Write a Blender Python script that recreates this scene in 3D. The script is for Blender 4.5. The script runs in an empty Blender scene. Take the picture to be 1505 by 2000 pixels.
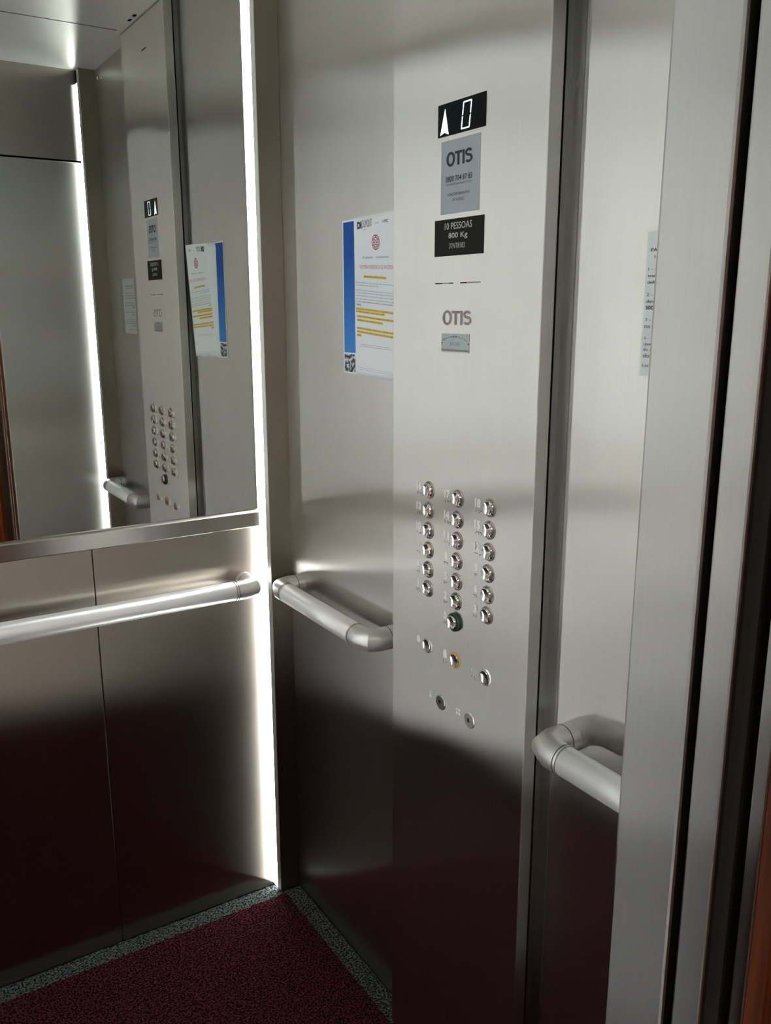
import bpy, bmesh, math, random
from mathutils import Vector, Matrix
random.seed(7)
PI = math.pi
S = bpy.context.scene
COL = S.collection

# ------------------------------------------------------------------ camera, world, exposure
CAM_LOC = (-0.9004, -1.8826, 1.5)
cam_data = bpy.data.cameras.new('camera')
cam = bpy.data.objects.new('camera', cam_data); COL.objects.link(cam)
R_ = Vector((0.8440, -0.5363, -0.0003)); U_ = Vector((0.1228, 0.1927, 0.9735)); F_ = Vector((0.5220, 0.8217, -0.2285))
m = Matrix((R_, U_, -F_)).transposed().to_4x4(); m.translation = Vector(CAM_LOC)
cam.matrix_world = m
cam_data.sensor_fit = 'VERTICAL'; cam_data.sensor_height = 24.0
cam_data.lens = 1703.0 / 2000.0 * 24.0
cam_data.clip_start = 0.01
S.camera = cam
w = bpy.data.worlds.new('world'); S.world = w; w.use_nodes = True
w.node_tree.nodes['Background'].inputs[0].default_value = (0.9, 0.8, 0.7, 1)
w.node_tree.nodes['Background'].inputs[1].default_value = 0.02
S.view_settings.view_transform = 'Standard'; S.view_settings.look = 'None'
S.view_settings.gamma = 1; S.view_settings.exposure = 0.0
LED_POWER = 32.0
LOBBY_POWER = 24.0
def area_light(name, loc, rot, sx, sy, power, color):
    l = bpy.data.lights.new(name, 'AREA'); l.shape = 'RECTANGLE'; l.size = sx; l.size_y = sy
    l.energy = power; l.color = color
    o = bpy.data.objects.new(name, l); o.location = loc; o.rotation_euler = rot; COL.objects.link(o); return o
area_light('lobby_fill_light', (-1.2, -2.9, 2.46), (0, 0, 0), 0.9, 0.5, LOBBY_POWER, (1.0, 0.78, 0.60))  # no fixture: unseen light added to warm the lobby

# ------------------------------------------------------------------ key dimensions (metres)
W = 1.38            # car width, right wall at X=0
D = 1.426           # car depth, rear wall at Y=0
H = 2.289           # ceiling
PX, PY = 0.054, 0.039   # corner posts
JX = 0.376          # right return width
LX = 1.176          # left edge of the door opening
ZR = 0.857          # handrail height
CX = -0.041         # face of the control panel
CY0, CY1 = -0.555, -0.938

# ------------------------------------------------------------------ materials
def new_mat(name):
    mt = bpy.data.materials.new(name); mt.use_nodes = True
    nt = mt.node_tree; b = nt.nodes['Principled BSDF']
    return mt, nt, b
def simple(name, col, rough=0.5, metal=0.0, emit=0.0, spec=0.5, coat=0.0, var=0.0):
    mt, nt, b = new_mat(name)
    b.inputs['Base Color'].default_value = (*col, 1); b.inputs['Roughness'].default_value = rough
    b.inputs['Metallic'].default_value = metal; b.inputs['Specular IOR Level'].default_value = spec
    b.inputs['Coat Weight'].default_value = coat
    if emit:
        b.inputs['Emission Color'].default_value = (*col, 1); b.inputs['Emission Strength'].default_value = emit
    if var:
        tc = nt.nodes.new('ShaderNodeTexCoord'); n = nt.nodes.new('ShaderNodeTexNoise'); n.inputs['Scale'].default_value = 40
        nt.links.new(tc.outputs['Object'], n.inputs['Vector'])
        mr = nt.nodes.new('ShaderNodeMapRange'); mr.inputs['To Min'].default_value = max(0, rough-var); mr.inputs['To Max'].default_value = rough+var
        nt.links.new(n.outputs['Fac'], mr.inputs['Value']); nt.links.new(mr.outputs['Result'], b.inputs['Roughness'])
    return mt
def brushed(name, col, rough, aniso, axis='Z', wave=0.0, fine=0.02, stain=0.03, rvar=0.003, haze=0.02, diffuse=False):
    """brushed steel: brush lines run along `axis`; light spreads widely across them, little along them"""
    mt = bpy.data.materials.new(name); mt.use_nodes = True; nt = mt.node_tree; N = nt.nodes; L = nt.links
    N.remove(N['Principled BSDF']); out = N['Material Output']
    tc = N.new('ShaderNodeTexCoord')
    n1 = N.new('ShaderNodeTexNoise'); n1.inputs['Scale'].default_value = 5.0; n1.inputs['Detail'].default_value = 5
    L.new(tc.outputs['Object'], n1.inputs['Vector'])
    mp = N.new('ShaderNodeMapping')
    mp.inputs['Scale'].default_value = {'Z': (900, 900, 6), 'X': (6, 900, 900), 'Y': (900, 6, 900)}[axis]
    L.new(tc.outputs['Object'], mp.inputs['Vector'])
    n2 = N.new('ShaderNodeTexNoise'); n2.inputs['Scale'].default_value = 1.0; n2.inputs['Detail'].default_value = 2
    L.new(mp.outputs['Vector'], n2.inputs['Vector'])
    def rng(src, lo, hi):
        r = N.new('ShaderNodeMapRange'); r.inputs['From Min'].default_value = 0.3; r.inputs['From Max'].default_value = 0.7
        r.inputs['To Min'].default_value = lo; r.inputs['To Max'].default_value = hi
        L.new(src.outputs['Fac'], r.inputs['Value']); return r.outputs['Result']
    mul = N.new('ShaderNodeMath'); mul.operation = 'MULTIPLY'
    L.new(rng(n1, 1 - stain, 1 + stain), mul.inputs[0]); L.new(rng(n2, 1 - fine, 1 + fine), mul.inputs[1])
    vm = N.new('ShaderNodeVectorMath'); vm.operation = 'SCALE'; vm.inputs[0].default_value = col
    L.new(mul.outputs[0], vm.inputs['Scale'])
    g = N.new('ShaderNodeBsdfAnisotropic'); g.distribution = 'BECKMANN' if aniso > 0 else 'GGX'
    L.new(vm.outputs[0], g.inputs['Color']); L.new(rng(n1, rough - rvar, rough + rvar), g.inputs['Roughness'])
    if diffuse: g2 = N.new('ShaderNodeBsdfDiffuse')
    else: g2 = N.new('ShaderNodeBsdfAnisotropic'); g2.distribution = 'GGX'; g2.inputs['Roughness'].default_value = 0.62
    L.new(vm.outputs[0], g2.inputs['Color'])
    if aniso:
        g.inputs['Anisotropy'].default_value = aniso
        tg = N.new('ShaderNodeCombineXYZ')
        for i, v in enumerate({'Z': (0, 0, 1), 'X': (1, 0, 0), 'Y': (0, 1, 0)}[axis]): tg.inputs[i].default_value = v
        L.new(tg.outputs[0], g.inputs['Tangent'])
    mx = N.new('ShaderNodeMixShader'); mx.inputs[0].default_value = haze
    L.new(g.outputs[0], mx.inputs[1]); L.new(g2.outputs[0], mx.inputs[2]); L.new(mx.outputs[0], out.inputs['Surface'])
    if wave:
        # the sheet metal is not perfectly flat: very long, shallow waves
        n3 = N.new('ShaderNodeTexNoise'); n3.inputs['Scale'].default_value = 2.2; n3.inputs['Detail'].default_value = 0
        L.new(tc.outputs['Object'], n3.inputs['Vector'])
        bp = N.new('ShaderNodeBump'); bp.inputs['Strength'].default_value = 1.0; bp.inputs['Distance'].default_value = wave
        L.new(n3.outputs['Fac'], bp.inputs['Height']); L.new(bp.outputs['Normal'], g.inputs['Normal'])
    return mt
STEEL = (0.62, 0.605, 0.57)
M = {}
M['wall'] = brushed('brushed_steel_wall', STEEL, 0.287, 0.73, 'Z', wave=0.010)
M['panel'] = brushed('brushed_steel_control_panel', (0.64, 0.625, 0.59), 0.288, 0.80, 'Z', wave=0.010)
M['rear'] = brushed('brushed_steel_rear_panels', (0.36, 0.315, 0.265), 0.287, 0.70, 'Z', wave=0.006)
M['post'] = brushed('brushed_steel_post', (0.27, 0.235, 0.19), 0.30, 0.6, 'Z')
M['jamb'] = brushed('brushed_steel_jamb', (0.46, 0.45, 0.43), 0.287, 0.71, 'Z', wave=0.006)
M['header'] = brushed('brushed_steel_header', (0.36, 0.34, 0.31), 0.29, 0.4, 'Z')
M['ceiling'] = brushed('brushed_steel_ceiling', (0.84, 0.83, 0.80), 0.35, 0.6, 'X', haze=0.5, diffuse=True)
M['frame'] = brushed('satin_aluminium_frame', (0.43, 0.40, 0.36), 0.36, 0.5, 'X')
M['alu'] = brushed('satin_aluminium_tube', (0.90, 0.91, 0.90), 0.42, -0.35, 'Y', fine=0.02, haze=0.5, diffuse=True)
M['alux'] = brushed('satin_aluminium_tube_rear', (0.90, 0.91, 0.90), 0.42, -0.35, 'X', fine=0.02, haze=0.5, diffuse=True)
M['cast'] = brushed('satin_cast_bracket', (0.66, 0.66, 0.64), 0.38, 0.0, 'Z', haze=0.25, diffuse=True)
M['mirror'] = simple('silvered_mirror', (0.64, 0.66, 0.61), 0.0, 1.0)
M['led'] = simple('white_led_diffuser', (0.93, 0.975, 1.0), 0.5, emit=LED_POWER)
M['darksteel'] = brushed('dark_brushed_steel', (0.42, 0.42, 0.40), 0.29, 0.5, 'Z')
M['rim'] = brushed('aluminium_light_profile', (0.72, 0.72, 0.70), 0.4, 0.0, 'Z')
M['chrome'] = simple('polished_steel', (0.88, 0.88, 0.86), 0.15, 1.0)
M['bezel'] = simple('satin_steel_bezel', (0.48, 0.48, 0.46), 0.28, 1.0, var=0.04)
M['well'] = simple('dark_button_well', (0.03, 0.03, 0.03), 0.4)
M['green'] = simple('dark_green_plastic', (0.012, 0.05, 0.036), 0.35)
M['yellow'] = simple('yellow_plastic_ring', (0.62, 0.36, 0.05), 0.4)
M['paleRing'] = simple('pale_ring', (0.80, 0.80, 0.78), 0.3, 1.0)
M['white_mark'] = simple('white_marking', (0.95, 0.96, 0.94), 0.5)
M['numeral_edge'] = simple('dark_numeral_edge', (0.20, 0.20, 0.19), 0.4, 0.5)
M['grey_mark'] = simple('grey_etched_marking', (0.27, 0.265, 0.235), 0.6)
M['braille'] = simple('dark_tactile_dots', (0.16, 0.16, 0.15), 0.4, 0.6)
M['black_glass'] = simple('black_display_glass', (0.004, 0.005, 0.008), 0.15, spec=0.22)
M['lit'] = simple('lit_display_segment', (0.90, 0.97, 1.0), 0.5, emit=1.3)
M['plate_grey'] = simple('blue_grey_label', (0.40, 0.445, 0.475), 0.5, 0.0, spec=0.2)
M['ink_dark'] = simple('dark_blue_ink', (0.018, 0.024, 0.045), 0.6)
M['plate_black'] = simple('black_label', (0.011, 0.011, 0.010), 0.5, spec=0.12)
M['ink_light'] = simple('pale_lettering', (0.55, 0.55, 0.52), 0.5)
M['tin'] = simple('pale_tin_plate', (0.50, 0.55, 0.57), 0.38, 0.7)
M['sign_metal'] = simple('grey_metal_sign', (0.60, 0.62, 0.62), 0.45, 0.5)
M['paper'] = simple('white_paper', (0.90, 0.945, 0.97), 0.6)
M['ink'] = simple('black_ink', (0.03, 0.035, 0.05), 0.7)
M['ink_soft'] = simple('soft_black_ink', (0.16, 0.18, 0.22), 0.7)
M['red_ink'] = simple('red_ink', (0.42, 0.05, 0.06), 0.7)
M['pink_ink'] = simple('pale_red_ink', (0.60, 0.22, 0.24), 0.7)
M['hilite'] = simple('yellow_highlighter', (0.95, 0.72, 0.20), 0.7)
M['black'] = simple('black_gap_fill', (0.006, 0.005, 0.004), 0.8, spec=0.1)  # for holes, slots and fillers painted as dark gaps
M['dark_strip'] = simple('dark_grey_matte', (0.018, 0.017, 0.016), 0.7, spec=0.2)
M['sill'] = simple('aluminium_sill', (0.35, 0.34, 0.33), 0.4, 1.0)
M['stone'] = simple('lobby_stone_floor', (0.30, 0.24, 0.19), 0.35, var=0.05)
M['plaster'] = simple('lobby_plaster', (0.45, 0.32, 0.24), 0.8, var=0.05)
M['floor'] = simple('car_subfloor', (0.05, 0.05, 0.05), 0.6, var=0.05)

def wood(c1=(0.20, 0.055, 0.018, 1), c2=(0.52, 0.17, 0.05, 1), name='orange_wood'):
    mt, nt, b = new_mat(name); N = nt.nodes; L = nt.links
    tc = N.new('ShaderNodeTexCoord'); mp = N.new('ShaderNodeMapping'); mp.inputs['Scale'].default_value = (30, 30, 1.5)
    L.new(tc.outputs['Object'], mp.inputs['Vector'])
    n = N.new('ShaderNodeTexNoise'); n.inputs['Scale'].default_value = 3; n.inputs['Detail'].default_value = 5
    L.new(mp.outputs[0], n.inputs['Vector'])
    r = N.new('ShaderNodeValToRGB'); r.color_ramp.elements[0].position = 0.3; r.color_ramp.elements[1].position = 0.7
    r.color_ramp.elements[0].color = c1; r.color_ramp.elements[1].color = c2
    L.new(n.outputs['Fac'], r.inputs[0]); L.new(r.outputs[0], b.inputs['Base Color']); b.inputs['Roughness'].default_value = 0.4
    return mt
M['wood'] = wood()
M['wood_dark'] = wood((0.07, 0.018, 0.008, 1), (0.26, 0.075, 0.025, 1), 'red_brown_wood')
def mat_fibre(name, c1, c2):
    mt, nt, b = new_mat(name); N = nt.nodes; L = nt.links
    tc = N.new('ShaderNodeTexCoord'); n = N.new('ShaderNodeTexNoise'); n.inputs['Scale'].default_value = 230; n.inputs['Detail'].default_value = 3
    L.new(tc.outputs['Object'], n.inputs['Vector'])
    r = N.new('ShaderNodeValToRGB'); r.color_ramp.elements[0].position = 0.42; r.color_ramp.elements[1].position = 0.62
    r.color_ramp.elements[0].color = (*c1, 1); r.color_ramp.elements[1].color = (*c2, 1)
    L.new(n.outputs['Fac'], r.inputs[0]); L.new(r.outputs[0], b.inputs['Base Color'])
    b.inputs['Roughness'].default_value = 0.9; b.inputs['Specular IOR Level'].default_value = 0.0
    bp = N.new('ShaderNodeBump'); bp.inputs['Strength'].default_value = 0.9; bp.inputs['Distance'].default_value = 0.003
    L.new(n.outputs['Fac'], bp.inputs['Height']); L.new(bp.outputs[0], b.inputs['Normal'])
    return mt
M['maroon'] = mat_fibre('maroon_loop_mat', (0.004, 0.0018, 0.002), (0.060, 0.0155, 0.021))
M['greymat'] = mat_fibre('grey_loop_mat', (0.005, 0.006, 0.006), (0.080, 0.092, 0.086))
def blue_paper():
    mt, nt, b = new_mat('blue_printed_paper'); b.inputs['Specular IOR Level'].default_value = 0.12; N = nt.nodes; L = nt.links
    tc = N.new('ShaderNodeTexCoord'); s = N.new('ShaderNodeSeparateXYZ'); L.new(tc.outputs['Generated'], s.inputs[0])
    r = N.new('ShaderNodeValToRGB'); e = r.color_ramp.elements
    e[0].position = 0.05; e[0].color = (0.06, 0.26, 0.68, 1); e[1].position = 0.75; e[1].color = (0.012, 0.088, 0.38, 1)
    L.new(s.outputs['Z'], r.inputs[0]); L.new(r.outputs[0], b.inputs['Base Color']); b.inputs['Roughness'].default_value = 0.5
    return mt
M['blue'] = blue_paper()
def photo_print():
    mt, nt, b = new_mat('black_and_white_print'); N = nt.nodes; L = nt.links
    tc = N.new('ShaderNodeTexCoord'); n = N.new('ShaderNodeTexNoise'); n.inputs['Scale'].default_value = 130; n.inputs['Detail'].default_value = 3
    L.new(tc.outputs['Object'], n.inputs['Vector'])
    r = N.new('ShaderNodeValToRGB'); e = r.color_ramp.elements
    e[0].position = 0.46; e[0].color = (0.01, 0.012, 0.02, 1); e[1].position = 0.56; e[1].color = (0.62, 0.66, 0.7, 1)
    L.new(n.outputs['Fac'], r.inputs[0]); L.new(r.outputs[0], b.inputs['Base Color'])
    return mt
M['print'] = photo_print()

# ------------------------------------------------------------------ builders
def thing(name, label, cat, loc=(0, 0, 0), group=None):
    o = bpy.data.objects.new(name, None); o.empty_display_size = 0.05; COL.objects.link(o)
    o.location = loc; o['label'] = label; o['category'] = cat
    if group: o['group'] = group
    return o
def attach(o, parent):
    """children are built in world coordinates (roots are only translated)"""
    o.parent = parent
    root = parent
    while root.parent: root = root.parent
    if parent.parent is None:
        o.matrix_parent_inverse = Matrix.Translation(-Vector(parent.location))
def obj(name, bm, mt, parent=None, bevel=0.0, smooth=False, seg=2):
    me = bpy.data.meshes.new(name); bmesh.ops.recalc_face_normals(bm, faces=bm.faces); bm.to_mesh(me); bm.free()
    me.materials.append(mt)
    if smooth:
        for p in me.polygons: p.use_smooth = True
    o = bpy.data.objects.new(name, me); COL.objects.link(o)
    if bevel:
        b = o.modifiers.new('bevel', 'BEVEL'); b.width = bevel; b.segments = seg; b.limit_method = 'ANGLE'; b.angle_limit = 0.6
    if parent is not None: attach(o, parent)
    return o
def box(bm, x0, x1, y0, y1, z0, z1):
    v = [bm.verts.new((x, y, z)) for x in (x0, x1) for y in (y0, y1) for z in (z0, z1)]
    for f in ((0,1,3,2),(4,6,7,5),(0,4,5,1),(2,3,7,6),(0,2,6,4),(1,5,7,3)): bm.faces.new([v[i] for i in f])
    return bm
def bx(*a):
    return box(bmesh.new(), *a)
def struct(name, bm, mt, parent=None, bevel=0.0, label=None):
    o = obj(name, bm, mt, parent, bevel)
    if parent is None:
        o['kind'] = 'structure'
        if label: o['label'] = label
    return o
def tag(o, label, cat, group=None):
    o['label'] = label; o['category'] = cat
    if group: o['group'] = group
    return o
def prism(bm, pts, fn, t0, t1):
    """polygon pts extruded; fn(a,b,t)->xyz"""
    A = [bm.verts.new(fn(a, b, t0)) for a, b in pts]; B = [bm.verts.new(fn(a, b, t1)) for a, b in pts]
    n = len(pts); bm.faces.new(A); bm.faces.new(B[::-1])
    for i in range(n): bm.faces.new((A[i], B[i], B[(i+1) % n], A[(i+1) % n]))
    return bm
def lathe(bm, prof, cen, axis, n=28, e1=None, e2=None):
    """prof: (radius, height along axis); cen: base point"""
    axis = Vector(axis).normalized(); e1 = axis.orthogonal().normalized(); e2 = axis.cross(e1); cen = Vector(cen)
    rings = []
    for r, h in prof:
        if r < 1e-6: rings.append([bm.verts.new(cen + axis*h)])
        else: rings.append([bm.verts.new(cen + axis*h + (e1*math.cos(2*PI*k/n) + e2*math.sin(2*PI*k/n))*r) for k in range(n)])
    for a, b in zip(rings, rings[1:]):
        for k in range(n):
            k2 = (k+1) % n
            if len(a) == 1 and len(b) == 1: continue
            if len(a) == 1: bm.faces.new((a[0], b[k], b[k2]))
            elif len(b) == 1: bm.faces.new((a[k], b[0], a[k2]))
            else: bm.faces.new((a[k], b[k], b[k2], a[k2]))
    return bm
def sweep(bm, path, rad, n=28, caps=True):
    """circular section along a polyline with mitred corners (path in one plane containing its bends)"""
    P = [Vector(p) for p in path]; rings = []
    up = Vector((0, 0, 1))
    for i, p in enumerate(P):
        d0 = (P[i] - P[i-1]).normalized() if i else (P[1] - P[0]).normalized()
        d1 = (P[i+1] - P[i]).normalized() if i < len(P)-1 else d0
        t = (d0 + d1).normalized(); s = up.cross(t).normalized()
        k = 1.0 / max(0.3, t.dot(d0))
        r = rad[i] if isinstance(rad, (list, tuple)) else rad
        rings.append([bm.verts.new(p + s*math.cos(2*PI*j/n)*r*k + up*math.sin(2*PI*j/n)*r) for j in range(n)])
    for a, b in zip(rings, rings[1:]):
        for j in range(n): bm.faces.new((a[j], b[j], b[(j+1) % n], a[(j+1) % n]))
    if caps: bm.faces.new(rings[0]); bm.faces.new(rings[-1][::-1])
    return bm
def bold_word(name, mt, a0, b0, width, height, X, parent, depth=0.0004):
    """OTIS in heavy grotesque letters, built as outlines; a0 = left edge, b0 = baseline"""
    bm = bmesh.new(); F = lambda a, b, t: (X - t, -a, b)
    sx = width / 2.62; sy = height
    def quadstrip(outer, inner):
        n = len(outer)
        for k in range(n - 1):
            vs = [outer[k], outer[k+1], inner[k+1], inner[k]]
            bm.faces.new([bm.verts.new(F(a0 + x*sx, b0 + y*sy, depth)) for x, y in vs])
    def poly(pts): bm.faces.new([bm.verts.new(F(a0 + x*sx, b0 + y*sy, depth)) for x, y in pts])
    n = 40
    ring = [(2*PI*k/n) for k in range(n + 1)]
    quadstrip([(0.44 + 0.44*math.cos(t), 0.5 + 0.515*math.sin(t)) for t in ring], [(0.44 + 0.22*math.cos(t), 0.5 + 0.33*math.sin(t)) for t in ring])
    poly([(0.86, 0.985), (0.86, 0.80), (1.59, 0.80), (1.59, 0.985)]); poly([(1.11, 0.80), (1.11, 0.015), (1.34, 0.015), (1.34, 0.80)])
    poly([(1.62, 0.985), (1.62, 0.015), (1.84, 0.015), (1.84, 0.985)])
    # S: a thick stroke along two opposed arcs
    c = []
    for k in range(15): t = math.radians(20 + (270 - 20)*k/14); c.append((2.245 + 0.255*math.cos(t), 0.735 + 0.185*math.sin(t)))
    for k in range(1, 15): t = math.radians(90 - (270 - 25)*k/14); c.append((2.255 + 0.265*math.cos(t), 0.300 + 0.205*math.sin(t) + 0.045*(1 - k/14)))
    L_, R2 = [], []
    for k, p in enumerate(c):
        q0 = Vector(c[max(0, k-1)]); q1 = Vector(c[min(len(c)-1, k+1)]); d = (q1 - q0).normalized(); nn = Vector((-d.y, d.x))
        wx, wy = 0.105, 0.088
        L_.append((p[0] + nn.x*wx, p[1] + nn.y*wy)); R2.append((p[0] - nn.x*wx, p[1] - nn.y*wy))
    quadstrip(L_, R2)
    bmesh.ops.remove_doubles(bm, verts=bm.verts, dist=1e-6)
    return obj(name, bm, mt, parent)
# plane frames for writing: RIGHT = on the right wall, read while facing +X
def fr_right(X):   # a along reading direction (-Y), b up, t towards the viewer (-X)
    return lambda a, b, t: (X - t, -a, b)
def text_obj(name, body, mt, a, b, height, width=None, X=0.0, parent=None, bold=0.0, shear=0.0, align='CENTER', depth=0.0003, t=0.0002, tilt=0.0, spacing=1.0):
    """text on the right wall side; (a,b) = centre of the text block, a = -Y"""
    cu = bpy.data.curves.new(name, 'FONT'); cu.body = body; cu.size = 1.0; cu.offset = bold; cu.shear = shear
    cu.align_x = 'LEFT'; cu.resolution_u = 3; cu.space_character = spacing
    tmp = bpy.data.objects.new(name + '_tmp', cu); COL.objects.link(tmp)
    dg = bpy.context.evaluated_depsgraph_get(); dg.update()
    me = bpy.data.meshes.new_from_object(tmp.evaluated_get(dg))
    bpy.data.objects.remove(tmp); bpy.data.curves.remove(cu)
    xs = [v.co.x for v in me.vertices]; ys = [v.co.y for v in me.vertices]
    x0, x1, y0, y1 = min(xs), max(xs), min(ys), max(ys)
    sy = height / (y1 - y0); sx = (width / (x1 - x0)) if width else sy
    ca, sa = math.cos(tilt), math.sin(tilt)
    bm = bmesh.new(); bm.from_mesh(me); bpy.data.meshes.remove(me)
    off = {'CENTER': (x0 + x1) / 2, 'LEFT': x0, 'RIGHT': x1}[align]
    for v in bm.verts:
        u = (v.co.x - off) * sx; q = (v.co.y - (y0 + y1) / 2) * sy
        u, q = u*ca - q*sa, u*sa + q*ca
        v.co = Vector((X - t - depth, -(a + u), b + q))
    for f in bm.faces:
        f.normal_update()
        if f.normal.x > 0: f.normal_flip()
    me2 = bpy.data.meshes.new(name); bm.to_mesh(me2); bm.free(); me2.materials.append(mt)
    o = bpy.data.objects.new(name, me2); COL.objects.link(o)
    if parent is not None: attach(o, parent)
    return o
def merge_into(name, objs, parent):
    """join freshly made little text meshes into one part"""
    me = bpy.data.meshes.new(name); bm = bmesh.new(); mts = []
    for o in objs:
        mi = o.data.materials[0]
        if mi not in mts: mts.append(mi)
        k = len(bm.faces); bm.from_mesh(o.data); bm.faces.ensure_lookup_table()
        for f in bm.faces[k:]: f.material_index = mts.index(mi)
    bm.to_mesh(me); bm.free()
    for mt in mts: me.materials.append(mt)
    for o in objs:
        d = o.data; bpy.data.objects.remove(o); bpy.data.meshes.remove(d)
    r = bpy.data.objects.new(name, me); COL.objects.link(r)
    if parent is not None: attach(r, parent)
    return r

# ------------------------------------------------------------------ the car shell
T = 0.02
struct('floor', bx(-W, 0, -D, 0, -0.05, -0.012), M['floor'], label='dark car floor under the loop mat')
struct('ceiling', bx(-W, 0, -D, 0, H, H + 0.03), M['ceiling'], label='brushed steel ceiling of the elevator car')
struct('wall_right', bx(0, T, -D - 0.004, T, -0.05, H + 0.03), M['wall'], label='brushed steel right side wall behind the control panel')
struct('wall_left', bx(-W - T, -W, -D - 0.004, T, -0.05, H + 0.03), M['wall'], label='brushed steel left side wall')
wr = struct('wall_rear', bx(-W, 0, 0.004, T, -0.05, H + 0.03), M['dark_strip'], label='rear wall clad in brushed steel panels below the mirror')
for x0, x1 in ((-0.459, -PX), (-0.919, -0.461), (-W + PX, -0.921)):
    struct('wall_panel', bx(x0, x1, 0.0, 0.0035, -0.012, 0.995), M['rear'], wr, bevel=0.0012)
# front: right return with its deep reveal, left return, header
struct('wall_front', bx(-JX, 0.0, -1.4875, -D, -0.012, 1.992), M['jamb'], bevel=0.003, label='brushed steel front return panel beside the doorway')
struct('trim_1', bx(-W, -LX, -1.4875, -D, -0.012, 1.992), M['jamb'], bevel=0.003, label='brushed steel front return panel left of the doorway')
struct('trim_2', bx(-W, 0, -1.4875, -D + 0.001, 1.997, H), M['header'], bevel=0.001, label='brushed steel header panel above the doorway')
# ------------------------------------------------------------------ corner posts with light strips
def corner(sx, sy, n, lab, lablight):
    """sx: +1 right side, -1 left; sy: +1 rear, -1 front"""
    xw = 0.0 if sx > 0 else -W; yw = 0.0 if sy > 0 else -D
    xi = xw - sx*PX; yi = yw - sy*PY
    xs = sorted((xw, xi)); ys = sorted((yw, yi))
    struct('trim_%d' % n, bx(xs[0], xs[1], ys[0], ys[1], -0.012, H), M['post'], bevel=0.0006, label=lab)
    t = thing('light_strip', lablight, 'light', (xi, yw - sy*0.012, 0.0), group='corner light strips')
    a = yw - sy*0.0015; b = yw - sy*0.0235; c = yw - sy*(PY - 0.0004)
    xo = xi - sx*0.0025
    X = sorted((xi - sx*0.0001, xo)); Y1 = sorted((a, b)); Y2 = sorted((b, c))
    bm = bmesh.new(); box(bm, X[0], X[1], Y1[0], Y1[1], 0.004, 2.245); obj('diffuser', bm, M['led'], t)
    # slanted aluminium lip between the diffuser and the post edge
    bm = bmesh.new()
    pts = [(xi - sx*0.0001, b), (xo - sx*0.001, b), (xo - sx*0.001, b - sy*0.003), (xi - sx*0.0012, c), (xi - sx*0.0001, c)]
    prism(bm, pts, lambda p, q, t_: (p, q, t_), 0.004, H - 0.004); obj('profile', bm, M['rim'], t)
    bm = bmesh.new(); box(bm, X[0], X[1], Y1[0], Y1[1], 2.246, H - 0.003); obj('end_cap', bm, M['black'], t)
corner(1, 1, 3, 'steel corner post at the rear right', 'white vertical light strip in the rear right corner beside the mirror')
corner(1, -1, 4, 'steel corner post at the front right', 'white vertical light strip in the front right corner, seen in the mirror')
corner(-1, 1, 5, 'steel corner post at the rear left', 'white vertical light strip in the rear left corner')
corner(-1, -1, 6, 'steel corner post at the front left', 'white vertical light strip in the front left corner')

# ------------------------------------------------------------------ doorway: car doors, landing doors, sill, lobby
JM = -JX
struct('trim_7', bx(JM + 0.012, JM + 0.30, -1.4965, -1.4875, -0.012, 2.0), M['black'], label='black filler painted as the shaded gap behind the front return')  # black filler stands in for the shade in this gap
d1 = struct('door_1', bx(JM, JM + 0.40, -1.5225, -1.4965, -0.012, 2.0), M['jamb'], bevel=0.002, label='edge of the open car door leaf')
struct('trim_8', bx(JM + 0.006, JM + 0.40, -1.535, -1.5225, -0.012, 2.0), M['dark_strip'], label='dark filler painted as shade beside the car door edge')  # dark filler paints the shade at the edge of the gap
struct('trim_9', bx(JM + 0.020, JM + 0.40, -1.5475, -1.535, -0.012, 2.0), M['black'], label='black filler painted as the shaded gap between car and landing')  # black box in place of the unlit shaft gap
struct('door_2', bx(JM, JM + 0.40, -1.5595, -1.5475, -0.012, 2.0), M['jamb'], bevel=0.0015, label='steel edge of the open landing door leaf')
struct('trim_10', bx(JM + 0.0005, JM + 0.40, -1.5735, -1.5595, -0.012, 2.05), M['wood_dark'], bevel=0.001, label='narrow orange wood strip beside the landing door edge')
struct('trim_15', bx(JM + 0.045, JM + 0.40, -1.700, -1.5735, -0.012, 2.05), M['black'], label='black block painted as the shaded recess of the landing doorway')  # solid black block stands for the shade inside the recess
struct('trim_16', bx(JM, JM + 0.40, -1.80, -1.700, -0.012, 2.05), M['darksteel'], label='dark steel frame of the landing doorway')
struct('trim_11', bx(-LX - 0.40, -LX, -1.80, -1.4925, -0.012, 2.05), M['jamb'], label='left jamb of the landing doorway')
struct('trim_12', bx(-LX, JM, -1.80, -1.4925, 2.0, 2.05), M['jamb'], label='underside of the landing doorway head')
struct('trim_13', bx(-LX, JM, -1.80, -D, -0.05, -0.004), M['sill'], label='grooved metal door sill')
struct('wall_lobby', bx(JM + 0.0, 0.9, -1.83, -1.801, -0.012, 2.5), M['wood'], label='orange wood lobby wall beside the doorway')
struct('wall_landing', bx(-2.6, -LX, -1.83, -1.801, -0.012, 2.5), M['plaster'], label='lobby wall left of the doorway')
struct('trim_14', bx(-LX, JM, -1.83, -1.801, 2.05, 2.5), M['plaster'], label='lobby wall above the doorway')
struct('floor_lobby', bx(-2.6, 0.9, -4.0, -1.801, -0.05, -0.004), M['stone'], label='stone lobby floor')
struct('wall_far', bx(-2.6, 0.9, -4.03, -4.0, -0.05, 2.5), M['wood'], label='far lobby wall clad in orange wood')
struct('wall_east', bx(0.9, 0.93, -4.03, -1.80, -0.05, 2.5), M['wood'], label='wooden lobby side wall')
struct('wall_west', bx(-2.63, -2.6, -4.03, -1.80, -0.05, 2.5), M['plaster'], label='plaster lobby side wall')
struct('ceiling_lobby', bx(-2.63, 0.93, -4.03, -1.80, 2.5, 2.53), M['plaster'], label='lobby ceiling')

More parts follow.
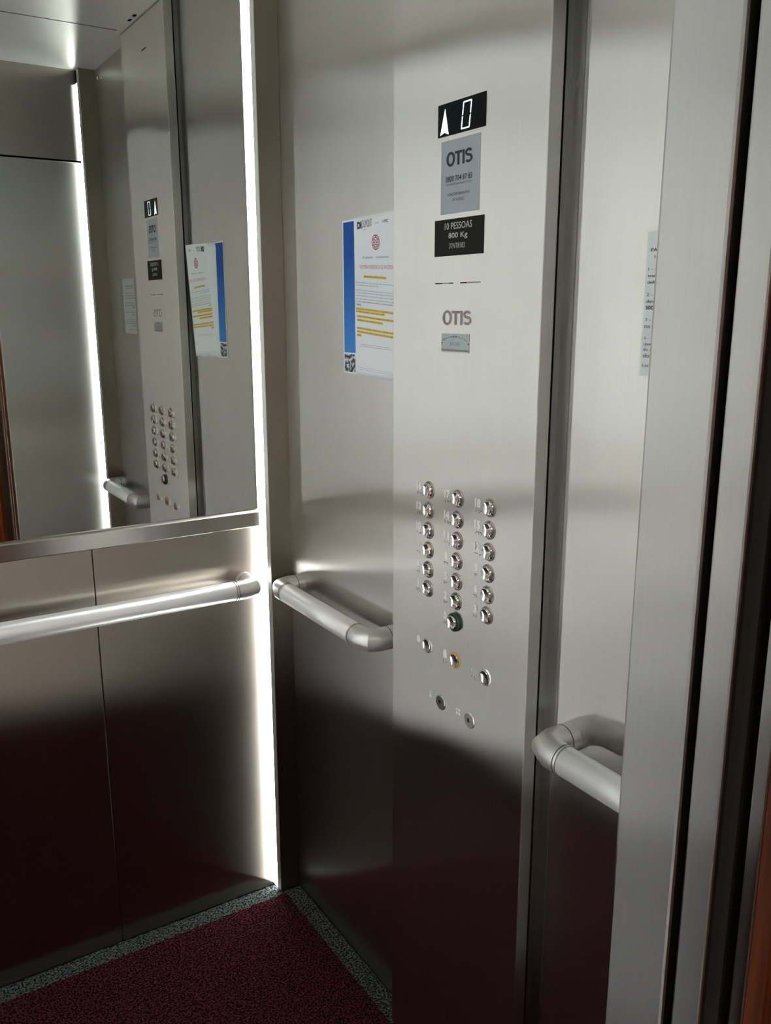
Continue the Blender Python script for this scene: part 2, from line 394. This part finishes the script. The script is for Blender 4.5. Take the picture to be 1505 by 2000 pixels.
# ------------------------------------------------------------------ floor mat
def mat_grid(x0, x1, y0, y1, step, z, amp):
    bm = bmesh.new(); nx = max(2, int((x1-x0)/step)); ny = max(2, int((y1-y0)/step)); g = []
    for i in range(nx+1):
        row = []
        for j in range(ny+1):
            e = (i in (0, nx)) or (j in (0, ny))
            row.append(bm.verts.new((x0 + (x1-x0)*i/nx + random.uniform(-.25, .25)*step*(0 if e else 1), y0 + (y1-y0)*j/ny + random.uniform(-.25, .25)*step*(0 if e else 1), z + random.uniform(-amp, amp))))
        g.append(row)
    for i in range(nx):
        for j in range(ny): bm.faces.new((g[i][j], g[i+1][j], g[i+1][j+1], g[i][j+1]))
    # skirt down to the floor
    rim = [g[i][0] for i in range(nx+1)] + [g[nx][j] for j in range(1, ny+1)] + [g[i][ny] for i in range(nx-1, -1, -1)] + [g[0][j] for j in range(ny-1, 0, -1)]
    low = [bm.verts.new((v.co.x, v.co.y, -0.0118)) for v in rim]; n = len(rim)
    for k in range(n): bm.faces.new((rim[k], rim[(k+1) % n], low[(k+1) % n], low[k]))
    return bm
fm = thing('floor_mat', 'maroon loop-pile mat with a grey border covering the car floor', 'mat', (-0.69, -0.70, -0.012))
bo = 0.050
obj('mat_pile', mat_grid(-W + bo, -0.046, -D + bo, -bo, 0.008, 0.0, 0.0016), M['maroon'], fm)
bm = bmesh.new()
for a in ((-W + PX + .002, -PX - .002, -bo, -0.002), (-0.046, -0.002, -D + 0.042, -PY - .002), (-W + 0.002, -W + bo, -D + .042, -PY - .002), (-W + PX + .002, -PX - .002, -D + 0.002, -D + bo), (-PX-.002, -.046, -bo, -PY-.002)):
    b2 = mat_grid(*a, 0.008, 0.0, 0.0014); me = bpy.data.meshes.new('tmp'); b2.to_mesh(me); b2.free(); bm.from_mesh(me); bpy.data.meshes.remove(me)
gb = obj('mat_border', bm, M['greymat'], fm); gb['label'] = 'grey border of the mat'

# ------------------------------------------------------------------ mirror
mi = thing('mirror', 'large wall mirror above a flat aluminium ledge on the rear wall', 'mirror', (-0.69, 0.0, 0.988))
obj('glass', bx(-W + 0.0, 0.0, -0.0005, 0.003, 1.031, H - 0.002), M['mirror'], mi)
bm = bmesh.new()
prism(bm, [(0.003, 0.989), (-0.0065, 0.989), (-0.0085, 0.991), (-0.0085, 1.0245), (-0.0065, 1.0265), (-0.001, 1.0285), (-0.001, 1.031), (0.003, 1.031)],
      lambda p, q, t_: (t_, p, q), -W + PX + .003, -PX - .003)
obj('frame', bm, M['frame'], mi)

# ------------------------------------------------------------------ handrails
RR = 0.0225; OFF = 0.062
def handrail(a0, a1, wall, lab):
    """wall: 'R' right (X=0), 'L' left, 'B' rear.  a0,a1: extent along the wall (outer centre lines of the elbows)"""
    def P(a, o, z):
        if wall == 'R': return (-o, a, z)
        if wall == 'L': return (-W + o, a, z)
        return (a, -o, z)
    mid = P((a0 + a1)/2, OFF, ZR)
    t = thing('handrail', lab, 'handrail', mid, group='handrails')
    am = M['alux'] if wall == 'B' else M['alu']
    s = 1 if a1 > a0 else -1
    e = 0.052
    bm = bmesh.new(); sweep(bm, [P(a0 + s*e, OFF, ZR), P(a1 - s*e, OFF, ZR)], RR, 40)
    # shallow extrusion groove along the front
    obj('rail', bm, am, t)
    for A, sg in ((a0, s), (a1, -s)):
        bm = bmesh.new()
        c = 0.020
        path = [P(A + sg*(e - 0.001), OFF, ZR), P(A + sg*(c + 0.004), OFF, ZR), P(A + sg*0.006, OFF - 0.008, ZR), P(A, OFF - c - 0.004, ZR), P(A, 0.0005, ZR)]
        sweep(bm, path, RR + 0.0008, 40)
        br = obj('end_bracket', bm, M['cast'], t)
        for p_ in br.data.polygons: p_.use_smooth = len(p_.vertices) == 4
        br.data.set_sharp_from_angle(angle=0.45)
        bm = bmesh.new(); sweep(bm, [P(A + sg*(e - 0.0065), OFF, ZR), P(A + sg*(e - 0.0055), OFF, ZR)], RR + 0.0012, 40)
        obj('joint_ring', bm, M['dark_strip'], br)
        bm = bmesh.new(); sweep(bm, [P(A, 0.018, ZR), P(A, 0.019, ZR)], RR + 0.0012, 40)
        obj('joint_ring', bm, M['dark_strip'], br)
        # set screw hole on the inner side of the bracket
        q = Vector(P(A, 0.030, ZR - 0.012)); ax = Vector(P(A + sg, 0.030, ZR)) - Vector(P(A, 0.030, ZR))
        bm = bmesh.new(); lathe(bm, [(0.0, 0.0), (0.0022, 0.0), (0.0022, 0.0205), (0.0, 0.0205)], q, ax, 10)
        obj('screw_hole', bm, M['black'], br)
    for o in t.children:
        if o.name.startswith('rail'):
            for p_ in o.data.polygons: p_.use_smooth = len(p_.vertices) == 4
handrail(-0.092, -0.500, 'R', 'short satin handrail on the right wall between the corner post and the control panel')
handrail(-1.000, -1.370, 'R', 'short satin handrail on the right wall between the control panel and the doorway')
handrail(-0.110, -1.270, 'B', 'long satin handrail across the rear wall below the mirror')
handrail(-0.110, -1.340, 'L', 'long satin handrail on the left wall')

# ------------------------------------------------------------------ control panel
cp = thing('control_panel', 'tall brushed steel elevator control panel with floor buttons and display', 'control panel', (CX, (CY0 + CY1)/2, 0.0))
obj('panel', bx(CX, -0.0165, CY1, CY0, 0.004, H - 0.004), M['panel'], cp, bevel=0.0018, seg=3)
obj('shade_strip', bx(-0.0165, -0.0135, CY1 + 0.003, CY0 - 0.003, 0.004, H - 0.004), M['black'], cp)  # black strip painted as the shade in the gap behind the panel
bm = bmesh.new()
prism(bm, [(-0.0135, CY1), (-0.0135, CY0), (-0.0022, CY0), (-0.0022, -0.535), (-0.0002, -0.5345), (-0.0002, -0.9605), (-0.0022, -0.960), (-0.0022, CY1)], lambda p, q, t_: (p, q, t_), 0.004, H - 0.004)
o = obj('mounting_frame', bm, M['darksteel'], cp); o['label'] = 'darker steel frame behind the panel'
BAND = fr_right(CX)
def disc(bm, prof, a, b, n=32):
    lathe(bm, prof, (CX, -a, b), (-1, 0, 0), n)
cols = {0: 0.672, 1: 0.755, 2: 0.838}
rows = [1.1912, 1.1553, 1.1192, 1.0833, 1.0472, 1.0122]
nums = {(0, 0): '16', (0, 1): '17', (0, 2): '18', (1, 0): '13', (1, 1): '14', (1, 2): '15', (2, 0): '10', (2, 1): '11', (2, 2): '12',
        (3, 0): '7', (3, 1): '8', (3, 2): '9', (4, 0): '4', (4, 1): '5', (4, 2): '6', (5, 0): '1', (5, 1): '2', (5, 2): '3'}
def dots(bm, a, b, n, r=0.0010):
    k = 0
    for i in range(n):
        pat = random.choice([(0, 1), (0, 2), (0, 1, 3), (0, 3), (1, 2), (0, 1, 2), (0,)])
        for d in pat:
            u = a + i*0.0062 + (d % 2)*0.0026; q = b - (d // 2)*0.0026
            lathe(bm, [(r, 0), (r*0.8, 0.0005), (0, 0.0008)], (CX, -u, q), (-1, 0, 0), 8)
def button(a, b, num, kind='floor'):
    bm = bmesh.new()
    h0 = 0.0
    if kind == 'floor': disc(bm, [(0.0155, 0), (0.0155, 0.0010), (0.0148, 0.0018), (0.0143, 0.0018), (0.0138, 0.0010), (0.0133, 0.0020), (0.0128, 0.0020), (0.0125, 0.0004), (0.0, 0.0004)], a, b)
    elif kind == 'main': disc(bm, [(0.0165, 0), (0.0165, 0.0060), (0.0155, 0.0070), (0.0133, 0.0070), (0.0130, 0.002), (0, 0.002)], a, b)
    else: disc(bm, [(0.0152, 0), (0.0152, 0.0008), (0.0128, 0.0012), (0.0122, 0.0004), (0.0, 0.0004)], a, b)
    cap = bmesh.new()
    hb = 0.0006 if kind == 'floor' else (0.0065 if kind == 'main' else 0.0003)
    tilt = 0.0
    if kind in ('floor', 'main'):
        disc(cap, [(0.0124, hb), (0.0124, hb + 0.0032), (0.0118, hb + 0.0040), (0.0110, hb + 0.0056), (0.0106, hb + 0.0057), (0.0, hb + 0.0020)], a, b)
    else:
        disc(cap, [(0.0118, hb), (0.0118, hb + 0.0012), (0.0110, hb + 0.0030), (0.0106, hb + 0.0031), (0.0, hb + 0.0002)], a, b)
    name = {'floor': 'floor_button', 'main': 'floor_button', 'white': 'door_button', 'yellow': 'alarm_button'}[kind]
    c = obj(name, cap, M['chrome'], cp); 
    for p_ in c.data.polygons: p_.use_smooth = True
    c.data.set_sharp_from_angle(angle=0.3)
    bz = obj('bezel', bm, {'floor': M['bezel'], 'main': M['green'], 'white': M['paleRing'], 'yellow': M['yellow']}[kind], c)
    if kind == 'main': bz['label'] = 'dark green raised collar'
    if kind == 'yellow': bz['label'] = 'yellow ring'
    if num:
        wd = 0.0150 if len(num) == 2 else (0.0042 if num == '1' else 0.0082)
        text_obj('numeral', num, M['white_mark'], a - 0.0305, b + 0.0025, 0.0150, wd, X=CX, parent=c, bold=0.062, t=0.0006)
        bd = bmesh.new(); dots(bd, a - 0.0355, b - 0.0095, 2 if len(num) == 1 else 3); obj('braille', bd, M['braille'], c)
    return c
for (r, c), s in nums.items(): button(cols[c], rows[r], s)
button(cols[1], 0.9752, '0', 'main')
# door and alarm buttons with their little pictograms
c = button(cols[0], 0.9043, None, 'white')
bm = bmesh.new(); prism(bm, [(0.6435 + 0.0052*math.cos(k*PI/8), 0.9075 + 0.0066*math.sin(k*PI/8)) for k in range(16)], BAND, 0.0001, 0.0006); obj('pictogram', bm, M['white_mark'], c)
c = button(cols[1], 0.9045, None, 'yellow')
bm = bmesh.new(); prism(bm, [(0.7205, 0.8990), (0.7305, 0.8990), (0.7305, 0.9090), (0.7280, 0.9140), (0.7230, 0.9140), (0.7205, 0.9090)], BAND, 0.0001, 0.0006); obj('pictogram', bm, M['white_mark'], c)
bm = bmesh.new(); dots(bm, 0.7210, 0.8930, 2); obj('braille', bm, M['braille'], c)
c = button(cols[2], 0.9042, None, 'white')
bm = bmesh.new()
for s_, a in ((1, 0.8030), (-1, 0.8120)): prism(bm, [(a, 0.9005), (a + 0.0030*s_*-1, 0.9045), (a, 0.9085)] if s_ > 0 else [(a, 0.9005), (a + 0.0030, 0.9045), (a, 0.9085)], BAND, 0.0001, 0.0006)
prism(bm, [(0.8068, 0.8990), (0.8078, 0.8990), (0.8078, 0.9100), (0.8068, 0.9100)], BAND, 0.0001, 0.0006); obj('pictogram', bm, M['white_mark'], c)
bm = bmesh.new(); dots(bm, 0.8020, 0.8930, 2); obj('braille', bm, M['braille'], c)
# two key switches
for a, lab, icon in ((0.7155, 'key switch with a lamp sign', 'lamp'), (0.7990, 'key switch with a fan sign', 'fan')):
    z = 0.8095
    bm = bmesh.new(); disc(bm, [(0.0140, 0), (0.0140, 0.0012), (0.0128, 0.0022), (0.0, 0.0022)], a, z)
    k = obj('key_switch', bm, M['bezel'] if icon == 'lamp' else M['paleRing'], cp); k['label'] = lab; k.data.set_sharp_from_angle(angle=0.4)
    bm = bmesh.new(); lathe(bm, [(0.0036, 0.0023), (0.0036, 0.0026), (0, 0.0026)], (CX, -(a - 0.001), z + 0.0015), (-1, 0, 0), 16); obj('lock_barrel', bm, M['dark_strip'] if icon == 'lamp' else M['chrome'], k)
    bm = bmesh.new(); prism(bm, [(a - 0.0018, z - 0.002), (a - 0.0004, z - 0.002), (a - 0.0004, z + 0.005), (a - 0.0018, z + 0.005)], BAND, 0.0024, 0.0029); obj('keyhole', bm, M['black'], k)
    bm = bmesh.new(); ca_ = a - 0.0325; cz_ = z + 0.003
    if icon == 'lamp':
        prism(bm, [(ca_ - 0.0010, cz_), (ca_ + 0.0010, cz_), (ca_ + 0.0008, cz_ + 0.0085), (ca_ - 0.0008, cz_ + 0.0085)], BAND, 0.0001, 0.0006)
        prism(bm, [(ca_ + 0.0031*math.cos(q*PI/8), cz_ - 0.0025 + 0.0034*math.sin(q*PI/8)) for q in range(16)], BAND, 0.0001, 0.0006)
    else:
        for q in range(4):
            an = PI/4 + q*PI/2; ux, uz = math.cos(an)*0.0048, math.sin(an)*0.0048
            prism(bm, [(ca_ + ux + 0.0032*math.cos(j*PI/5 + an)*(1.0 if j % 2 else 0.8), cz_ + uz + 0.0026*math.sin(j*PI/5 + an)) for j in range(10)], BAND, 0.0001, 0.0005 + q*0.00005)
    obj('pictogram', bm, M['white_mark'], k)
# display
A0, A1, Z0, Z1 = 0.6855, 0.8045, 1.7585, 1.8060
dz = obj('display', prism(bmesh.new(), [(A0, Z0), (A1, Z0), (A1, Z1), (A0, Z1)], BAND, 0.00005, 0.0010), M['black_glass'], cp)
bm = bmesh.new(); prism(bm, [(0.6925, 1.7615), (0.7030, 1.7645), (0.7140, 1.7605), (0.7042, 1.7985)], BAND, 0.0011, 0.0015)
o = obj('arrow', bm, M['lit'], dz); o['label'] = 'lit white up arrow'
bm = bmesh.new(); sh = 0.13; th = 0.0018
def seg(pts): prism(bm, [(a + (b - 1.782)*sh, b) for a, b in pts], BAND, 0.0011, 0.0015)
La, Ra, Tz, Bz, Mz = 0.7480, 0.7690, 1.8010, 1.7625, 1.7815
seg([(La, Mz + .0007), (La + th, Mz + .0014), (La + th, Tz - th), (La, Tz - .0008)]); seg([(Ra - th, Mz + .0014), (Ra, Mz + .0007), (Ra, Tz - .0008), (Ra - th, Tz - th)])
seg([(La, Bz + .0008), (La + th, Bz + th), (La + th, Mz - .0014), (La, Mz - .0007)]); seg([(Ra - th, Bz + th), (Ra, Bz + .0008), (Ra, Mz - .0007), (Ra - th, Mz - .0014)])
mid_ = (La + Ra)/2
for zz, s_ in ((Tz, -1), (Bz, 1)):
    seg([(La + .0006, zz), (mid_ - .0006, zz), (mid_ - .0006, zz + s_*th), (La + th, zz + s_*th)]); seg([(mid_ + .0006, zz), (Ra - .0006, zz), (Ra - th, zz + s_*th), (mid_ + .0006, zz + s_*th)])
o = obj('digit', bm, M['lit'], dz); o['label'] = 'lit white digit 0'
# maker label
A0, A1, Z0, Z1 = 0.6945, 0.7930, 1.6430, 1.7515
lb = obj('service_label', prism(bmesh.new(), [(A0, Z0), (A1, Z0), (A1, Z1), (A0, Z1)], BAND, 0.00005, 0.0005), M['plate_grey'], cp); lb['label'] = 'blue-grey sticker with a service phone number'
TX = CX - 0.0005
bold_word('lettering', M['ink_dark'], 0.7090, 1.7130, 0.0660, 0.0210, TX, lb)
tl = [text_obj('t', '0800 704 87 83', M['ink_dark'], 0.7415, 1.6945, 0.0084, 0.0665, X=TX, bold=0.004),
      text_obj('t', 'Central de Atendimento ao Cliente', M['ink_soft'], 0.7420, 1.6868, 0.0038, 0.0660, X=TX),
      text_obj('t', 'LIGAÇÕES GRATUITAS', M['ink_soft'], 0.7415, 1.6715, 0.0058, 0.0560, X=TX, bold=0.02),
      text_obj('t', '24 HORAS', M['ink_soft'], 0.7410, 1.6635, 0.0052, 0.0300, X=TX, bold=0.004)]
merge_into('small_print', tl, lb)
# load plate
A0, A1, Z0, Z1 = 0.6800, 0.8060, 1.5795, 1.6352
lb = obj('load_plate', prism(bmesh.new(), [(A0, Z0), (A1, Z0), (A1, Z1), (A0, Z1)], BAND, 0.00005, 0.0010), M['plate_black'], cp); lb['label'] = 'black plate stating 10 PESSOAS 800 Kg'
TX = CX - 0.0010
tl = [text_obj('t', '10 PESSOAS', M['ink_light'], 0.7430, 1.6245, 0.0102, 0.0700, X=TX, bold=0.006),
      text_obj('t', '800 Kg', M['ink_light'], 0.7425, 1.6090, 0.0105, 0.0490, X=TX, bold=0.012),
      text_obj('t', '37NT8183', M['ink_light'], 0.7405, 1.5945, 0.0080, 0.0400, X=TX, bold=-0.004)]
merge_into('lettering', tl, lb)
# speaker slots
for a0, a1, parts in ((0.6822, 0.7315, ((0, .42, 'black'), (.42, .78, 'grey_mark'), (.78, 1, 'black'))), (0.7495, 0.8000, ((0, .33, 'black'), (.33, 1, 'grey_mark')))):
    bm = bmesh.new(); prism(bm, [(a0, 1.5366), (a1, 1.5366), (a1, 1.5384), (a0, 1.5384)], BAND, 0.0001, 0.0004); sl = obj('slot', bm, M['black'], cp)
    for f0, f1, mk in parts:
        if mk == 'grey_mark':
            bm = bmesh.new(); prism(bm, [(a0 + (a1-a0)*f0, 1.5368), (a0 + (a1-a0)*f1, 1.5368), (a0 + (a1-a0)*f1, 1.5382), (a0 + (a1-a0)*f0, 1.5382)], BAND, 0.0004, 0.0006); obj('slot_bar', bm, M[mk], sl)
o = bold_word('lettering', M['grey_mark'], 0.7035, 1.4722, 0.0770, 0.0228, CX, cp); o['label'] = 'grey etched OTIS lettering'
# little inspection plate
A0, A1, Z0, Z1 = 0.7022, 0.7762, 1.4288, 1.4588
lb = obj('inspection_plate', prism(bmesh.new(), [(A0, Z0), (A1, Z0 + 0.0006), (A1, Z1), (A0, Z1)], BAND, 0.00005, 0.0010), M['tin'], cp); lb['label'] = 'small pale tin plate with arched lettering'
TX = CX - 0.0010; tl = []
arc = 'FEITURA DO MUNICÍPIO DE SÃO PAULO'
for i, ch in enumerate(arc):
    if ch == ' ': continue
    u = (i - (len(arc)-1)/2) / ((len(arc)-1)/2)
    tl.append(text_obj('t', ch, M['ink'], 0.7392 + u*0.0325, 1.4542 - u*u*0.0065, 0.0026, 0.0015, X=TX, tilt=-u*0.35, bold=0.01))
tl.append(text_obj('t', '211133', M['ink_soft'], 0.7390, 1.4425, 0.0055, 0.0260, X=TX))
tl.append(text_obj('t', 'FISCALIZAÇÃO DE ELEVADORES', M['ink'], 0.7392, 1.4325, 0.0036, 0.0700, X=TX, bold=0.012))
merge_into('lettering', tl, lb)
for a in (0.7042, 0.7745):
    bm = bmesh.new(); lathe(bm, [(0.0010, 0.001), (0.0010, 0.0015), (0, 0.0018)], (CX, -a, 1.4435), (-1, 0, 0), 10); obj('rivet', bm, M['dark_strip'], lb)
# slit near the top and two tiny marks (seen in the mirror)
bm = bmesh.new(); prism(bm, [(0.707, 2.2000), (0.747, 2.2000), (0.747, 2.2030), (0.707, 2.2030)], BAND, 0.0001, 0.0004); obj('slot', bm, M['black'], cp)
bm = bmesh.new()
for z in (1.945, 1.958): lathe(bm, [(0.0022, 0), (0.0022, 0.0006), (0, 0.0008)], (CX, -0.743, z), (-1, 0, 0), 10)
obj('rivet', bm, M['bezel'], cp)

# ------------------------------------------------------------------ papers taped to the right wall
WB = fr_right(-0.0008)
bs = thing('poster', 'blue edged poster sheet taped flat to the right wall behind the white notice', 'poster', (0, -0.41, 1.372))
obj('sheet', prism(bmesh.new(), [(0.3085, 1.3700), (0.5180, 1.3665), (0.5180, 1.6640), (0.3085, 1.6665)], WB, 0, 0.0004), M['paper'], bs)
o = obj('printed_band', prism(bmesh.new(), [(0.3120, 1.4110), (0.3620, 1.4110), (0.3620, 1.6630), (0.3120, 1.6625)], WB, 0.0005, 0.0007), M['blue'], bs); o['label'] = 'blue printed band'
o = obj('printed_picture', prism(bmesh.new(), [(0.3125, 1.3725), (0.3550, 1.3725), (0.3550, 1.4080), (0.3125, 1.4080)], WB, 0.0005, 0.0007), M['print'], bs); o['label'] = 'small black and white picture'
# white sheet, bulging off the wall, its rear edge curling back to it
nt_ = thing('notice', 'white printed notice with a red seal and yellow highlighted lines, bulging off the wall', 'notice', (0, -0.45, 1.37))
def bulge(a, z):     # distance from the wall: steep fold back to the wall at the rear edge, strongest at the top
    h = 0.0025 + 0.0150*min(1.0, max(0.0, (z - 1.362)/0.300))
    a0 = 0.3585; wd = 1.45*h
    if a < a0 + wd: return 0.0016 + h*max(0.0, (a - a0)/wd)
    return 0.0016 + h + 0.0016*math.sin((a - a0 - wd)*16)
bm = bmesh.new(); nx, nz = 40, 24; g = []
for i in range(nx + 1):
    fa = (i/nx)**1.9
    row = []
    for j in range(nz + 1):
        fz = j/nz
        a = 0.3585 + 0.1735*fa
        z0 = 1.3690 - 0.0040*fa + 0.0012*math.sin(fa*17) + 0.0008*math.sin(fa*41); z1 = 1.6640 + 0.003*fa - (0.006 if fa < 0.02 else 0)
        z = z0 + (z1 - z0)*fz
        row.append(bm.verts.new((-bulge(a, z), -a, z)))
    g.append(row)
for i in range(nx):
    for j in range(nz): bm.faces.new((g[i][j], g[i+1][j], g[i+1][j+1], g[i][j+1]))
sh_ = obj('sheet', bm, M['paper'], nt_)
so = sh_.modifiers.new('solid', 'SOLIDIFY'); so.thickness = 0.0004; so.offset = 0
for p_ in sh_.data.polygons: p_.use_smooth = True
def on_sheet(o_):
    for v in o_.data.vertices:
        v.co.x = -bulge(-v.co.y, v.co.z) - 0.0004 - (-v.co.x)
def npart(name, tl, lab=None):
    o_ = merge_into(name, tl, nt_); on_sheet(o_)
    if lab: o_['label'] = lab
    return o_
tl = [text_obj('t', 'DI', M['ink'], 0.4050, 1.6500, 0.0130, 0.0160, X=0, bold=0.06), text_obj('t', 'DUMONT', M['ink'], 0.4340, 1.6515, 0.0135, 0.0360, X=0, bold=-0.012)]
npart('letterhead', tl)
tl = [text_obj('t', 'a gestora', M['ink_soft'], 0.4250, 1.6405, 0.0022, 0.0100, X=0), text_obj('t', 'certificado', M['ink_soft'], 0.4680, 1.6500, 0.0026, 0.0120, X=0),
      text_obj('t', 'I UPIRC', M['ink'], 0.4980, 1.6510, 0.0052, 0.0190, X=0, bold=0.01)]
for o_ in tl: npart('letterhead_small_print', [o_])
# the round red seal: rings and a star of petals
bm = bmesh.new(); ca_, cz_ = 0.4615, 1.6165
def ring(r0, r1, n=36):
    a_ = [bm.verts.new((-0.0002, -(ca_ + r0*math.cos(2*PI*k/n)), cz_ + r0*math.sin(2*PI*k/n))) for k in range(n)]
    b_ = [bm.verts.new((-0.0002, -(ca_ + r1*math.cos(2*PI*k/n)), cz_ + r1*math.sin(2*PI*k/n))) for k in range(n)]
    for k in range(n): bm.faces.new((a_[k], a_[(k+1) % n], b_[(k+1) % n], b_[k]))
ring(0.0118, 0.0135); ring(0.0080, 0.0095)
for k in range(12):
    an = k*PI/6
    c_, s_ = math.cos(an), math.sin(an)
    pts = [(0.0098, -0.0014), (0.0115, -0.0010), (0.0115, 0.0010), (0.0098, 0.0014)] if k % 2 else [(0.001, 0), (0.0045, -0.0014), (0.0078, 0), (0.0045, 0.0014)]
    bm.faces.new([bm.verts.new((-0.0002, -(ca_ + p*c_ - q*s_), cz_ + p*s_ + q*c_)) for p, q in pts])
o = obj('seal', bm, M['red_ink'], nt_); on_sheet(o); o['label'] = 'round red seal'
npart('heading', [text_obj('t', 'À clientela  -  Condomínio', M['ink_soft'], 0.4580, 1.5910, 0.0050, 0.0930, X=0, shear=0.3, tilt=-0.025)])
npart('title', [text_obj('t', 'VISTORIA PERIÓDICA DE INCÊNDIO', M['pink_ink'], 0.4620, 1.5735, 0.0085, 0.1250, X=0, bold=-0.004, tilt=-0.04)], 'pale red title line')
TI = -0.065
body = [(1.5475, 'Em caso de dúvidas, favor entrar em contato com a administração do prédio', 0.381, 0.145, 0), (1.5425, 'ou pelo telefone abaixo, das 9h às 17h.', 0.381, 0.085, 0),
        (1.5331, 'Informamos aos senhores condôminos que nos dias marcados será realizada', 0.3805, 0.148, 0), (1.5283, 'a vistoria dos hidrantes, extintores e das mangueiras em todos os andares', 0.3805, 0.148, 0),
        (1.5228, 'e pedimos que as portas e corredores permaneçam livres de objetos e de', 0.3805, 0.148, 0), (1.5170, 'lixo, vasos, bicicletas e demais itens que possam dificultar a passagem', 0.380, 0.148, 0),
        (1.5118, 'As normas vigentes obrigam a manutenção e a limpeza de todos os locais', 0.380, 0.148, 1), (1.5060, 'comuns.', 0.380, 0.018, 1)]
hil = [(1.5571, 'agendamento de 08 às 16 horas', 0.4137, 0.078), (1.4983, 'Na data de vistoria será OBRIGATÓRIO que um responsável esteja presente', 0.3773, 0.148), (1.4930, 'na unidade para acompanhar a equipe técnica do prédio', 0.3773, 0.105),
       (1.4837, 'e todos os aparelhos deverão estar desligados durante todo o período de', 0.3797, 0.146), (1.4765, 'trabalho para evitar acidentes ou danos.', 0.3797, 0.094),
       (1.4611, 'Agradecemos a compreensão e contamos com a colaboração de todos para o', 0.3775, 0.148), (1.4545, 'bom andamento dos serviços, que são importantes para a segurança de', 0.3770, 0.148), (1.4480, 'todos.', 0.3770, 0.015)]
for z, s_, a, wd, bld in body:
    npart('text_line', [text_obj('t', s_, M['ink'] if bld else M['ink_soft'], a, z, 0.0030, wd, X=0, align='LEFT', bold=0.008 if bld else 0.0, tilt=TI)])
for z, s_, a, wd in ((1.4299, 'Documento emitido eletronicamente para os condôminos', 0.390, 0.105), (1.4265, 'Rua principal do condomínio, bloco único, São Paulo - SP', 0.386, 0.118), (1.3851, '____________ ______ _______________ _______ __________', 0.370, 0.145), (1.3815, '____________ ______ _______________ _______ __________', 0.370, 0.145)):
    npart('text_line', [text_obj('t', s_, M['ink_soft'], a, z, 0.0022 if s_[0] != '_' else 0.0003, wd, X=0, align='LEFT', tilt=-0.035)])
for z, s_, a, wd in hil:
    bm = bmesh.new(); n = 14; f_ = lambda k: -((wd + 0.002)*k/n)*0.065
    lo = [bm.verts.new((-0.0001, -(a - 0.001 + (wd + 0.002)*k/n), z - 0.0026 + f_(k))) for k in range(n+1)]; hi = [bm.verts.new((-0.0001, -(a - 0.001 + (wd + 0.002)*k/n), z + 0.0026 + f_(k))) for k in range(n+1)]
    for k in range(n): bm.faces.new((lo[k], lo[k+1], hi[k+1], hi[k]))
    o = obj('highlighter_mark', bm, M['hilite'], nt_); on_sheet(o); o['label'] = 'yellow highlighter mark'
    tx = text_obj('t', s_, M['ink'], a, z, 0.0031, wd, X=0.0, align='LEFT', bold=0.012, t=0.0004, tilt=TI); tx.name = 'highlighted_line'; tx.data.name = 'highlighted_line'
    attach(tx, nt_); on_sheet(tx)

# ------------------------------------------------------------------ metal notice near the doorway
sg = thing('sign', 'small grey metal sign with printed rules on the right wall beside the doorway', 'sign', (0, -1.17, 1.413))
SB = fr_right(0.0)
obj('plate', prism(bmesh.new(), [(1.087, 1.413), (1.255, 1.413), (1.255, 1.5935), (1.087, 1.5935)], SB, 0.0002, 0.0016), M['sign_metal'], sg)
o = obj('side_band', prism(bmesh.new(), [(1.219, 1.4135), (1.2545, 1.4135), (1.2545, 1.593), (1.219, 1.593)], SB, 0.0017, 0.0019), M['grey_mark'], sg); o['label'] = 'dark side band'
lines = [(1.570, 'PARA SUA SEGURANÇA', 1.0935, .100, 1), (1.5625, 'LEIA COM ATENÇÃO', 1.100, .080, 1), (1.5465, '1 - Este elevador é para uso e', 1.0915, .11, 0), (1.5385, 'transporte de pessoas e de cargas', 1.0915, .115, 0),
         (1.5305, 'definidas pela administração.', 1.0915, .10, 1), (1.5150, '2 - Fique atento, a porta não', 1.0915, .11, 0), (1.5070, 'deve ser forçada em caso de', 1.0915, .11, 0), (1.4995, 'socorro.', 1.0915, .03, 1),
         (1.4840, '3 - Não fume nem permita', 1.0915, .10, 0), (1.4765, 'na cabina.', 1.0915, .04, 0), (1.4610, '4 - É proibido o uso por menores', 1.0915, .11, 0), (1.4535, 'que não estejam acompanhados', 1.0915, .11, 0),
         (1.4465, 'de adultos em qualquer horário', 1.0915, .11, 0), (1.4390, 'do dia.', 1.0915, .03, 0), (1.4260, 'Lei municipal vigente', 1.0915, .08, 0)]
merge_into('printed_rules', [text_obj('t', s, M['ink'], a, z, 0.0050, wd, X=-0.0016, align='LEFT', bold=0.01 if bd else 0.0) for z, s, a, wd, bd in lines], sg)

# ------------------------------------------------------------------ small fittings seen only in the mirror
for y, z, lab in ((-1.344, 2.254, 'small shiny screw high on the right wall, the one nearer the doorway'), (-1.292, 2.244, 'small shiny screw high on the right wall, the one further from the doorway')):
    bm = bmesh.new(); lathe(bm, [(0.006, 0.0002), (0.006, 0.004), (0.004, 0.006), (0, 0.0065)], (0, y, z), (-1, 0, 0), 16)
    tag(obj('wall_screw', bm, M['chrome'], smooth=False), lab, 'screw', 'screws high on the right wall')
for x, y, lab in ((-0.0563, -0.745, 'small dark slot in the ceiling above the control panel'), (-0.0553, -0.792, 'small dark slot in the ceiling nearer the doorway')):
    bm = bx(x - 0.004, x + 0.004, y - 0.009, y + 0.009, H - 0.0012, H - 0.0002)
    tag(obj('ceiling_slot', bm, M['black']), lab, 'slot', 'slots in the ceiling')

# ------------------------------------------------------------------ wear
bm = bx(-W + 0.06, -0.06, -0.905, -0.903, H - 0.0010, H - 0.0001); struct('trim_17', bm, M['dark_strip'], label='fine seam across the ceiling')
